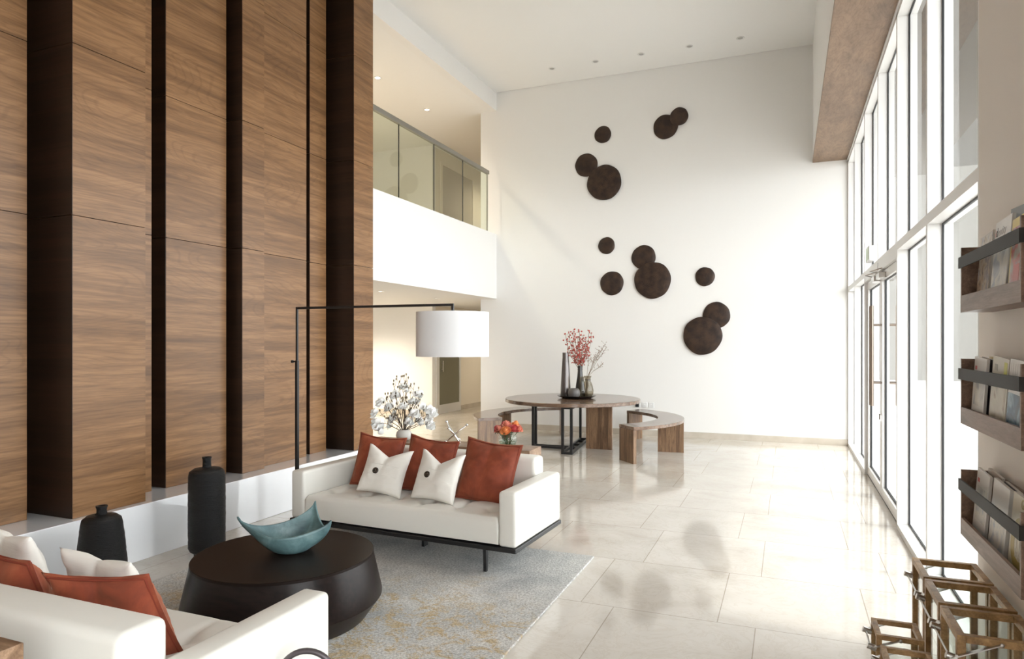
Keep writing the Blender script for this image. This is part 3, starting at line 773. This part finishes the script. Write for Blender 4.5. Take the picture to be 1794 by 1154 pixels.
def blossom(par, c, d, r):
    bm = B(); d = Vector(d).normalized(); s = d.orthogonal().normalized(); q = d.cross(s)
    for ring, (n_, op) in enumerate(((3, .35), (5, .85))):
        for k in range(n_):
            a = 2*PI*k/n_+ring*.5+random.random()*.4
            pd = d*(1-op*.55)+(s*math.cos(a)+q*math.sin(a))*op
            petal(bm, c, pd, r*random.uniform(.85, 1.1), r*.42, r*.18)
    obj('blossom', bm, 'petal', par, True)
rnd = random.Random(11)
tips_m = [(-.20, .30, 1), (-.25, .19, 1), (-.22, .10, 1), (-.16, .40, 0), (-.10, .53, 0), (-.06, .58, 0), (-.01, .45, 1), (.02, .60, 0), (.05, .57, 0), (.09, .50, 0), (.13, .38, 1), (.08, .30, 1), (.17, .25, 1), (.22, .16, 1), (.25, .21, 1), (.12, .10, 1), (-.13, .24, 1), (-.08, .36, 1), (.17, .40, 0), (.19, .07, 1), (-.19, .04, 1), (.05, .10, 1), (.10, .19, 1), (-.10, .12, 1), (.24, .08, 1), (0, .26, 1), (-.17, .33, 0)]
for k, (lx, hz, bl) in enumerate(tips_m):
    t = thing('magnolia_branch', 'white magnolia branch in the pale vase on console', 'branch', (mx_, my_, .745), 0, 'magnolia branches in the pale vase')
    dpt = rnd.uniform(-.10, .10); end = rt*lx+fw*dpt+Vector((0, 0, hz*.86+.05)); st = Vector((rnd.uniform(-.02, .02), rnd.uniform(-.02, .02), .0))
    pts = [st.lerp(end, q/7)+Vector((rnd.uniform(-.008, .008), rnd.uniform(-.008, .008), 0))*(q not in (0, 7))+Vector((0, 0, .05*math.sin(q/7*PI))) for q in range(8)]
    pts = [Vector((p.x*(.35+.65*(i/7)) if i < 3 else p.x, p.y, p.z)) for i, p in enumerate(pts)]
    bm = B(); tube(bm, pts, [.004-.0028*i/7 for i in range(8)], 6)
    ends = []
    for q in (3, 4, 5, 6):
        e = pts[q]+Vector((rnd.uniform(-.05, .05), rnd.uniform(-.05, .05), rnd.uniform(.03, .09))); tube(bm, [pts[q], (pts[q]+e)/2+Vector((0, 0, -.008)), e], [.002, .0018, .0012], 5); ends.append(e)
    obj('stem', bm, 'bark', t, True)
    for e in ends+([pts[-1]] if not bl else []):
        bm = B(); sphere(bm, e+Vector((0, 0, .008)), .0062, (1, 1, 1.9), 8, 6); obj('bud', bm, 'bud', t, True)
    if bl: blossom(t, pts[-1], (pts[-1]-pts[-3])+Vector((0, -.02, .02)), rnd.uniform(.058, .078))
    if k % 4 == 0: blossom(t, pts[5], Vector((rnd.uniform(-.5, .5), -.8, .5)), rnd.uniform(.028, .042))

# ------------------------------------------------------------------ round dining table, benches
tcx, tcy = -3.13, 10.17
t = thing('dining_table', 'large round walnut table on black metal frame by white wall', 'table', (tcx, tcy, 0))
bm = B(); lathe(bm, [(0, .685), (1.04, .685), (1.05, .69), (1.05, .735), (1.045, .74), (0, .74)], 96); obj('tabletop', bm, 'walnut_top', t, True, angle=30)
bx('panel_leg', 'walnut_v', t, .29, .69, -.24, -.19, 0, .685, bevel=.002)
bm = B(); bw = .035
for y in (-.86, .62):
    for x in (.12, .25): sqbar(bm, (x-.17*(y > 0), y, 0), (x-.17*(y > 0), y, .685), bw)
    e = .17*(y > 0); sqbar(bm, (.12-e, y, bw/2), (.25-e, y, bw/2), bw*.98); sqbar(bm, (.12-e, y, .667), (.25-e, y, .667), bw*.98)
for x in (.12, .25):
    sqbar(bm, (x, -.86, bw/2), (x-.17, .62, bw/2), bw*.99); sqbar(bm, (x, -.86, .667), (x-.17, .62, .667), bw*.99)
for y in (-.4, 0, .35): e = .115*(y+.86); sqbar(bm, (.12-e, y, bw/2), (.25-e, y, bw/2), bw*.97)
obj('metal_frame', bm, 'black', t)
bm = B()
sqbar(bm, (-.50, -.42, 0), (-.50, -.42, .685), bw); sqbar(bm, (-.50, -.42, bw/2), (.12, -.42, bw/2), bw*.98); sqbar(bm, (-.50, -.42, .667), (.12, -.42, .667), bw*.98)
sqbar(bm, (-.50, -.30, 0), (-.50, -.30, .685), bw); sqbar(bm, (-.50, -.30, bw/2), (.12, -.30, bw/2), bw*.96); sqbar(bm, (-.50, -.42, bw/2), (-.50, -.30, bw/2), bw*.96)
obj('side_frame', bm, 'black', t)
def bench(label, c, ri, ro, a0, a1, mids, zt=.49, th=.045):
    t = thing('curved_bench', label, 'bench', (c[0], c[1], 0), group='curved benches around the table')
    n_ = 40; A = [math.radians(a0+(a1-a0)*k/n_) for k in range(n_+1)]
    poly = [(ro*math.cos(a), ro*math.sin(a)) for a in A]+[(ri*math.cos(a), ri*math.sin(a)) for a in reversed(A)]
    bm = B(); prism(bm, poly, zt-th, zt); obj('seat', bm, 'walnut_top', t, bevel=.003)
    for a, inset in [(a0, 1), (a1, -1)]+[(m, 0) for m in mids]:
        am = math.radians(a); d = Vector((math.cos(am), math.sin(am), 0)); tn = Vector((-d.y, d.x, 0)); off = .024*inset
        bm = B(); box(bm, ri+.004, ro-.004, off-.022, off+.022, 0, zt-th)
        bm.transform(Matrix.Rotation(am, 4, 'Z')); obj('leg', bm, 'walnut_v', t)
bench('curved walnut bench right of the round table', (-2.93, 9.99), 1.15, 1.53, -47, 66, [4])
bench('curved walnut bench left of and behind round table', (-3.13, 10.08), 1.13, 1.51, 113, 223, [168])

# tray and vases on table
t = thing('serving_tray', 'round black tray on the large walnut table', 'tray', (-3.07, 10.20, .74))
bm = B(); lathe(bm, [(0, 0), (.22, 0), (.29, .03), (.305, .042), (.295, .042), (.22, .012), (0, .012)], 56); obj('dish', bm, 'tray', t, True, angle=50)
TZ = .7525
def vase(name, lab, x, y, prof, m, neckring=None):
    t = thing(name, lab, 'vase', (x, y, TZ)); bm = B(); lathe(bm, prof, 32); obj('body', bm, m, t, True, angle=60)
    if neckring:
        bm = B(); lathe(bm, [(neckring[0], neckring[1]), (neckring[0]+.004, neckring[1]+.004), (neckring[0], neckring[1]+.008)], 32); obj('ring', bm, 'pewter', t, True)
    return t
vase('tall_vase', 'tallest vase on tray, shiny pewter cone', -3.24, 10.17, [(0, 0), (.080, 0), (.083, .01), (.078, .15), (.062, .45), (.050, .62), (.050, .70), (.047, .70), (.045, .62), (0, .60)], 'pewter', (.0535, .56))
vase('tall_vase', 'dark graphite vase holding the red berry branches', -3.03, 10.26, [(0, 0), (.070, 0), (.078, .05), (.068, .18), (.045, .32), (.036, .42), (.040, .49), (.036, .49), (.030, .42), (0, .40)], 'graphite', (.040, .43))
vase('small_pot', 'small squat grey pot at front of tray', -3.06, 10.03, [(0, 0), (.055, 0), (.085, .03), (.095, .08), (.085, .125), (.065, .150), (.055, .150), (.07, .12), (0, .04)], 'matgrey')
vase('glass_vase', 'smoky glass vase with dried stems on tray', -2.90, 10.24, [(0, .004), (.055, .004), (.085, .05), (.092, .11), (.075, .19), (.048, .255), (.045, .30), (.058, .335)], 'smoke', (.046, .27))
vase('glass_vase', 'narrower smoky glass vase between dark vase and dried stems', -2.965, 10.13, [(0, .004), (.04, .004), (.058, .05), (.062, .11), (.045, .20), (.036, .27), (.045, .33)], 'smoke')
rb = random.Random(4)
def seedmesh(name, r, m):
    bm = B(); sphere(bm, (0, 0, 0), r, u=8, v=6); o = obj(name, bm, m, None, True); me = o.data; bpy.data.objects.remove(o); return me
BERRY = seedmesh('berry', .0125, 'berry'); SEED = seedmesh('seed_head', .006, 'dryflower')
for k, (lx, hz) in enumerate(((-.23, .56), (-.16, .58), (-.12, .63), (-.07, .60), (-.03, .52), (.0, .63), (.04, .55), (.09, .50), (.14, .62), (.19, .58), (.10, .40), (-.13, .44), (-.05, .36), (.03, .38))):
    t = thing('berry_branch', 'red berry branch standing in the dark graphite vase', 'branch', (-3.03, 10.26, TZ+.41), 0, 'red berry branches in the dark vase')
    end = rt*lx+fw*rb.uniform(-.12, .12)+Vector((0, 0, hz))
    pts = [end*(q/8)+rt*(lx*.22*math.sin(q/8*PI)) for q in range(9)]
    pts = [p*1.0 for p in pts]; pts[0] = Vector((0, 0, -.0))
    bm = B(); bb = B(); tube(bm, pts, .0035, 5)
    for q in range(2, 9):
        for _ in range(3):
            e = pts[q]+Vector((rb.uniform(-.045, .045), rb.uniform(-.045, .045), rb.uniform(-.02, .04))); tube(bm, [pts[q], e], .0018, 4, False)
            bo = bpy.data.objects.new('berry', BERRY); COL.objects.link(bo); bo.parent = t; bo.location = e; bo.scale = [rb.uniform(.8, 1.15)]*3
    bb.free(); obj('stem', bm, 'twig', t, True)
for k, (lx, hz) in enumerate(((.26, .50), (.31, .46), (.20, .42), (.12, .34), (.22, .16), (.03, .30))):
    t = thing('dried_stem', 'dried flower stem leaning right out of smoky glass vase', 'dried flower', (-2.90, 10.24, TZ+.02), 0, 'dried stems in the glass vase')
    end = rt*lx+fw*rb.uniform(-.1, .1)+Vector((0, 0, hz+.31)); nk = Vector((rb.uniform(-.02, .02), rb.uniform(-.02, .02), .28))
    bm = B(); tube(bm, [(-.03*lx*4, 0, 0), nk, nk.lerp(end, .5)+Vector((0, 0, .02)), end], .003, 5); bb = B()
    for _ in range(16):
        s0 = nk.lerp(end, rb.uniform(.55, 1)); e = s0+Vector((rb.uniform(-.06, .06), rb.uniform(-.06, .06), rb.uniform(0, .06))); tube(bm, [s0, e], .0015, 4, False)
        bo = bpy.data.objects.new('seed_head', SEED); COL.objects.link(bo); bo.parent = t; bo.location = e
    bb.free(); obj('stem', bm, 'twig', t, True)

# ------------------------------------------------------------------ magazine racks on the pier
RY0, RY1 = 2.82, 3.70
def rack(lab, z0):
    t = thing('magazine_rack', lab, 'magazine rack', (FX, RY1, z0), group='walnut magazine racks'); W = RY1-RY0; d = .125; hgt = .30; th = .016
    bx('back_panel', 'walnut_rack', t, -th, 0, -W, 0, 0, hgt)
    bx('side_panel', 'walnut_rack', t, -d+.0005, -th, -th, 0, 0, hgt, bevel=.001)
    bx('side_panel', 'walnut_rack', t, -d+.0005, -th, -W, -W+th, 0, hgt, bevel=.001)
    bx('shelf', 'walnut_rack', t, -d+.014, -th, -W+th, -th, 0, th)
    bx('front_lip', 'walnut_rack', t, -d, -d+.014, -W-.0008, .0008, 0, .078, bevel=.001)
    bm = B(); x0 = -d-.008
    box(bm, x0, x0+.007, -W-.008, .008, .205, .256); box(bm, x0+.007, -.05, .001, .008, .205, .256); box(bm, x0+.007, -.05, -W-.008, -W-.001, .205, .256)
    obj('strap', bm, 'band', t)
    return t
rack('top walnut magazine rack on the right pier', 1.742)
rack('middle walnut magazine rack on the right pier', 1.228)
rack('bottom walnut magazine rack above the wooden lanterns', .715)
cm = {}
def cmat(c, r=.35):
    k = tuple(c)
    if k not in cm: cm[k] = mat('print_%d' % len(cm), c, r)
    return cm[k]
def text(parent, s, size, x, y, z, m):
    cu = bpy.data.curves.new('title', 'FONT'); cu.body = s; cu.size = size; cu.extrude = .0003
    to = bpy.data.objects.new('tmp', cu); COL.objects.link(to)
    me = bpy.data.meshes.new_from_object(to.evaluated_get(bpy.context.evaluated_depsgraph_get())); bpy.data.objects.remove(to)
    me.materials.clear(); me.materials.append(m); o = bpy.data.objects.new('title', me); COL.objects.link(o); o.parent = parent; o.location = (x, y, z); return o
def mottled(name, cols, sc):
    m = mat(name, cols[0], .35); v = coords(m, (1, 1, 1)); a = noisetex(m, v, sc, 3, .5, .6)
    st = [(.32+.36*i/(len(cols)-1), c) for i, c in enumerate(cols)]
    L(m, ramp(m, a, st), bsdf(m).inputs['Base Color']); return m
PIC = {'people': mottled('photo_people', [(.12, .10, .09), (.42, .32, .22), (.55, .50, .42), (.25, .22, .25), (.6, .6, .6)], 14),
       'pale': mottled('photo_pale', [(.35, .36, .38), (.6, .6, .58), (.7, .68, .62), (.4, .44, .5)], 12),
       'red': mottled('photo_red', [(.5, .47, .42), (.45, .42, .36), (.5, .08, .05), (.3, .28, .26)], 9),
       'blue': mottled('photo_blue', [(.02, .03, .05), (.05, .12, .22), (.3, .42, .5), (.02, .02, .03)], 12),
       'fur': mottled('photo_fur', [(.40, .36, .28), (.55, .50, .40), (.60, .56, .44), (.36, .24, .15)], 10)}
def magazine(lab, rz, y, w_, h, cover, roll=0, depth=0, th=.010, lean=4, extra=None, lift=.018):
    """cover plane: local x to the viewer's right, local y up, local z out of the cover"""
    t = thing('magazine', lab, 'magazine', (0, 0, 0), group='magazines in the pier racks')
    base = Matrix(((0, 0, -1, FX-.028-depth), (-1, 0, 0, RY1-y), (0, 1, 0, rz+lift+.5*w_*abs(math.sin(math.radians(roll)))), (0, 0, 0, 1)))
    t.matrix_world = base @ Matrix.Rotation(math.radians(roll), 4, 'Z') @ Matrix.Rotation(math.radians(-lean), 4, 'X')
    bm = B(); n_ = 10
    vs = []
    def curve(u, v): return -.006*math.sin(PI*u)*(1-v*.5)
    bm2 = B()
    box(bm2, -w_/2, w_/2, 0, h, -th, 0); obj('pages', bm2, 'paper', t)
    box(bm, -w_/2, w_/2, 0, h, .0002, .0012); obj('front_cover', bm, cover, t)
    if extra: extra(t, w_, h)
    return t
def patch(t, x0, x1, y0, y1, m, z=.0014, name='picture'): bm = B(); box(bm, x0, x1, y0, y1, z, z+.0004); return obj(name, bm, m, t)
def e_identity(t, w_, h):
    patch(t, -w_/2+.004, w_/2-.004, .02, h*.72, PIC['pale']); patch(t, -w_/2+.002, w_/2-.002, h*.72, h*.79, cmat((.25, .45, .58)))
    text(t, 'i', .045, -w_/2+.006, h*.82, .0018, cmat((.7, .25, .2))); text(t, 'd', .055, -w_/2+.014, h*.82, .0018, M['ink']); text(t, 'entity', .048, -w_/2+.046, h*.82, .0018, cmat((.45, .42, .42)))
def e_yellow(t, w_, h):
    patch(t, -w_/2+.012, w_/2-.012, .045, h-.035, PIC['red']); patch(t, -w_/2+.012, w_/2-.012, .012, .045, cmat((.12, .16, .35)), name='banner'); patch(t, -.05, .02, .05, h*.42, cmat((.5, .05, .03)), .0019)
    text(t, 'insider', .036, -.05, .018, .002, cmat((.75, .75, .75)))
def e_people(t, w_, h): patch(t, -w_/2+.004, w_/2-.004, .004, h*.98, PIC['people'])
def e_white(t, w_, h): patch(t, -w_/2+.03, w_/2-.02, h*.25, h*.75, PIC['pale']); patch(t, -w_/2+.02, -w_/2+.05, h*.80, h*.86, cmat((.6, .12, .12)), name='stamp')
def e_fur(t, w_, h):
    patch(t, -w_/2+.02, w_/2-.02, h*.05, h*.70, PIC['fur']); patch(t, w_/2-.06, w_/2-.02, h*.78, h*.95, cmat((.60, .60, .06)), name='sticker'); text(t, 'm', .06, -w_/2+.03, h*.80, .0018, cmat((.45, .43, .38)))
def e_lines(t, w_, h):
    for k in range(7): patch(t, -w_/2+.015+k*.027, -w_/2+.016+k*.027, h*.70, h*.95, cmat((.5, .5, .5)), name='rule')
    patch(t, -w_/2+.004, w_/2-.004, .004, h*.55, PIC['blue'])
def e_ten(t, w_, h):
    bm = B(); lathe(bm, [(.060, .0014), (.060, .0018), (.10, .0018), (.10, .0014)], 48, (0, h*.40, 0)); obj('ring', bm, cmat((.42, .33, .10)), t)
    text(t, '10', .10, -.062, h*.33, .002, cmat((.72, .70, .62))); text(t, 'YEARS', .035, -.05, h*.22, .002, cmat((.72, .70, .62))); text(t, 'G', .05, -.02, h*.86, .002, cmat((.42, .33, .10)))
def e_paint(t, w_, h): patch(t, -w_/2+.01, w_/2-.02, h*.1, h*.55, PIC['pale']); text(t, 'view', .03, -w_/2+.02, h*.04, .0018, cmat((.3, .25, .2)))
R1, R2, R3 = 1.742, 1.228, .715
DG = cmat((.10, .10, .10)); BG = cmat((.45, .38, .32)); WH = cmat((.74, .73, .71)); YL = cmat((.72, .55, .08)); CR = cmat((.62, .58, .47)); OL = cmat((.55, .40, .12))
magazine('brown cover magazine at left of top rack', R1, .15, .20, .32, BG, 3, .05, .012, 5, e_people)
magazine('grey magazine behind brown cover in top rack', R1, .17, .20, .31, DG, 2, .02, .012, 4)
magazine('white and blue titled magazine in middle of top rack', R1, .41, .22, .345, WH, 2, .055, .012, 5, e_identity)
magazine('black edged magazine sticking up highest from top rack', R1, .47, .20, .375, DG, -3, .025, .012, 4)
magazine('yellow bordered magazine at right of top rack', R1, .70, .21, .31, YL, 2, .065, .012, 4, e_yellow)
magazine('grey backed magazine behind the yellow one', R1, .73, .20, .30, BG, 0, .035, .012, 3)
magazine('white magazine with red stamp in middle rack', R2, .14, .20, .285, WH, -3, .065, .010, 3, e_white)
magazine('grey magazine tucked at left of middle rack', R2, .17, .21, .28, DG, -4, .045, .010, 3)
magazine('tan magazine showing above left of middle rack', R2, .19, .20, .295, OL, 0, .02, .010, 3)
magazine('cream magazine with yellow sticker in middle rack', R2, .42, .22, .29, CR, -4, .060, .012, 3, e_fur)
magazine('dark magazine behind the cream one, middle rack', R2, .46, .21, .28, DG, -4, .035, .014, 3)
magazine('white lined magazine at right of middle rack', R2, .68, .22, .285, WH, -3, .065, .012, 3, e_lines)
magazine('dark magazine at right end of middle rack', R2, .72, .21, .28, DG, -3, .04, .014, 3)
magazine('white magazine at left of bottom rack', R3, .14, .20, .295, WH, -3, .060, .010, 4, e_white)
magazine('grey magazine standing at left of bottom rack', R3, .18, .20, .30, BG, -3, .03, .012, 4)
magazine('pale painting cover magazine in middle of bottom rack', R3, .41, .22, .295, WH, -3, .060, .012, 4, e_paint)
magazine('dark magazine behind painting cover, bottom rack', R3, .45, .21, .29, DG, -3, .035, .012, 4)
magazine('cream magazine with gold ring and number in bottom rack', R3, .69, .23, .295, CR, -2, .060, .012, 4, e_ten)
magazine('thick cream magazine behind gold ring one', R3, .71, .22, .29, WH, -2, .03, .016, 4)

# ------------------------------------------------------------------ wooden lanterns
def lantern(lab, x, y, w_, l_, h, f):
    t = thing('lantern', lab, 'lantern', (x, y, 0), group='wooden lanterns on the floor')   # x,y = left/near corner
    bm = B()
    for px in (0, w_-f):
        for py in (0, l_-f): box(bm, px, px+f, py, py+f, 0, h)
    for z in (0, h-f):
        for px in (0, w_-f): box(bm, px+.0005, px+f-.0005, f, l_-f, z+.0005, z+f-.0005)
        for py in (0, l_-f): box(bm, f, w_-f, py+.0005, py+f-.0005, z+.0005, z+f-.0005)
    obj('frame', bm, 'oak_dark', t, bevel=.0015)
    bx('base_board', 'oak_dark', t, f, w_-f, f, l_-f, .008, .020)
    g = .004
    for a in ((f*.4, f*.4, f, l_-f), (w_-f*.4, w_-f*.4, f, l_-f), (f, w_-f, f*.4, f*.4), (f, w_-f, l_-f*.4, l_-f*.4)):
        sheet('glass_pane', 'glass', t, *a, f, h-f)
    hd = B(); pv = (w_*.5, h-f*.5); en = (-.022, h-f*.5-.27*w_); s = .008
    for py in (-s/2, l_+s/2): sqbar(hd, (pv[0], py, pv[1]), (en[0], py, en[1]), .018, .004)
    tube(hd, [(en[0], -s, en[1]), (en[0], l_+s, en[1])], .004, 8)
    hd2 = obj('handle', hd, 'steel', t)
    for py in (-.002, l_-.020):
        k = B(); tube(k, [(en[0]-.012, py+.01, en[1]+.006), (en[0]+.022, py+.01, en[1]-.004)], .013, 12); obj('grip_cap', k, 'steel', hd2, True, angle=40)
    k = B()
    for py in (-s-.002, l_+s+.002): sphere(k, (pv[0], py, pv[1]), .008, (1, .5, 1), 10, 6)
    obj('rivet', k, 'steel', t, True)
X0 = .572
lantern('farthest of the three tall wooden lanterns beneath the racks', X0, 3.555, .27, .305, .538, .028)
lantern('middle one of the three tall wooden glass lanterns', X0, 3.225, .27, .305, .538, .028)
lantern('nearest of the three tall wooden lanterns, at frame corner', X0, 2.893, .27, .305, .538, .028)
lantern('small wooden lantern left of the tall ones, farther one', .352, 3.275, .18, .20, .35, .022)
lantern('small wooden lantern cut by bottom edge, nearer one', .354, 2.97, .18, .20, .35, .022)

# ------------------------------------------------------------------ small side table with hoop handle beside near sofa
t = thing('side_table', 'dark metal hoop handle of small table beside near sofa', 'side table', (-1.585, 1.95, 0))
hz0 = .37
bm = B(); lathe(bm, [(0, .33), (.10, .33), (.105, .335), (.105, .345), (0, .345)], 48); obj('tabletop', bm, 'ebony', t, True, angle=40)
bm = B(); tube(bm, [(0, 0, .015), (0, 0, .33)], .014, 12); obj('stem', bm, 'black', t, True)
bm = B(); lathe(bm, [(0, 0), (.10, 0), (.10, .012), (0, .015)], 40); obj('base', bm, 'black', t, True, angle=40)
bm = B(); Rr = .10; cz = .505-Rr
pts = []
for k in range(33):
    a = math.radians(-35+250*k/32); p = rt*Rr*math.cos(a); pts.append((p.x, p.y, cz+Rr*math.sin(a)))
tube(bm, pts, .0105, 10); obj('hoop_handle', bm, mat('gunmetal', (.09, .075, .08), .35, metal=.4), t, True)
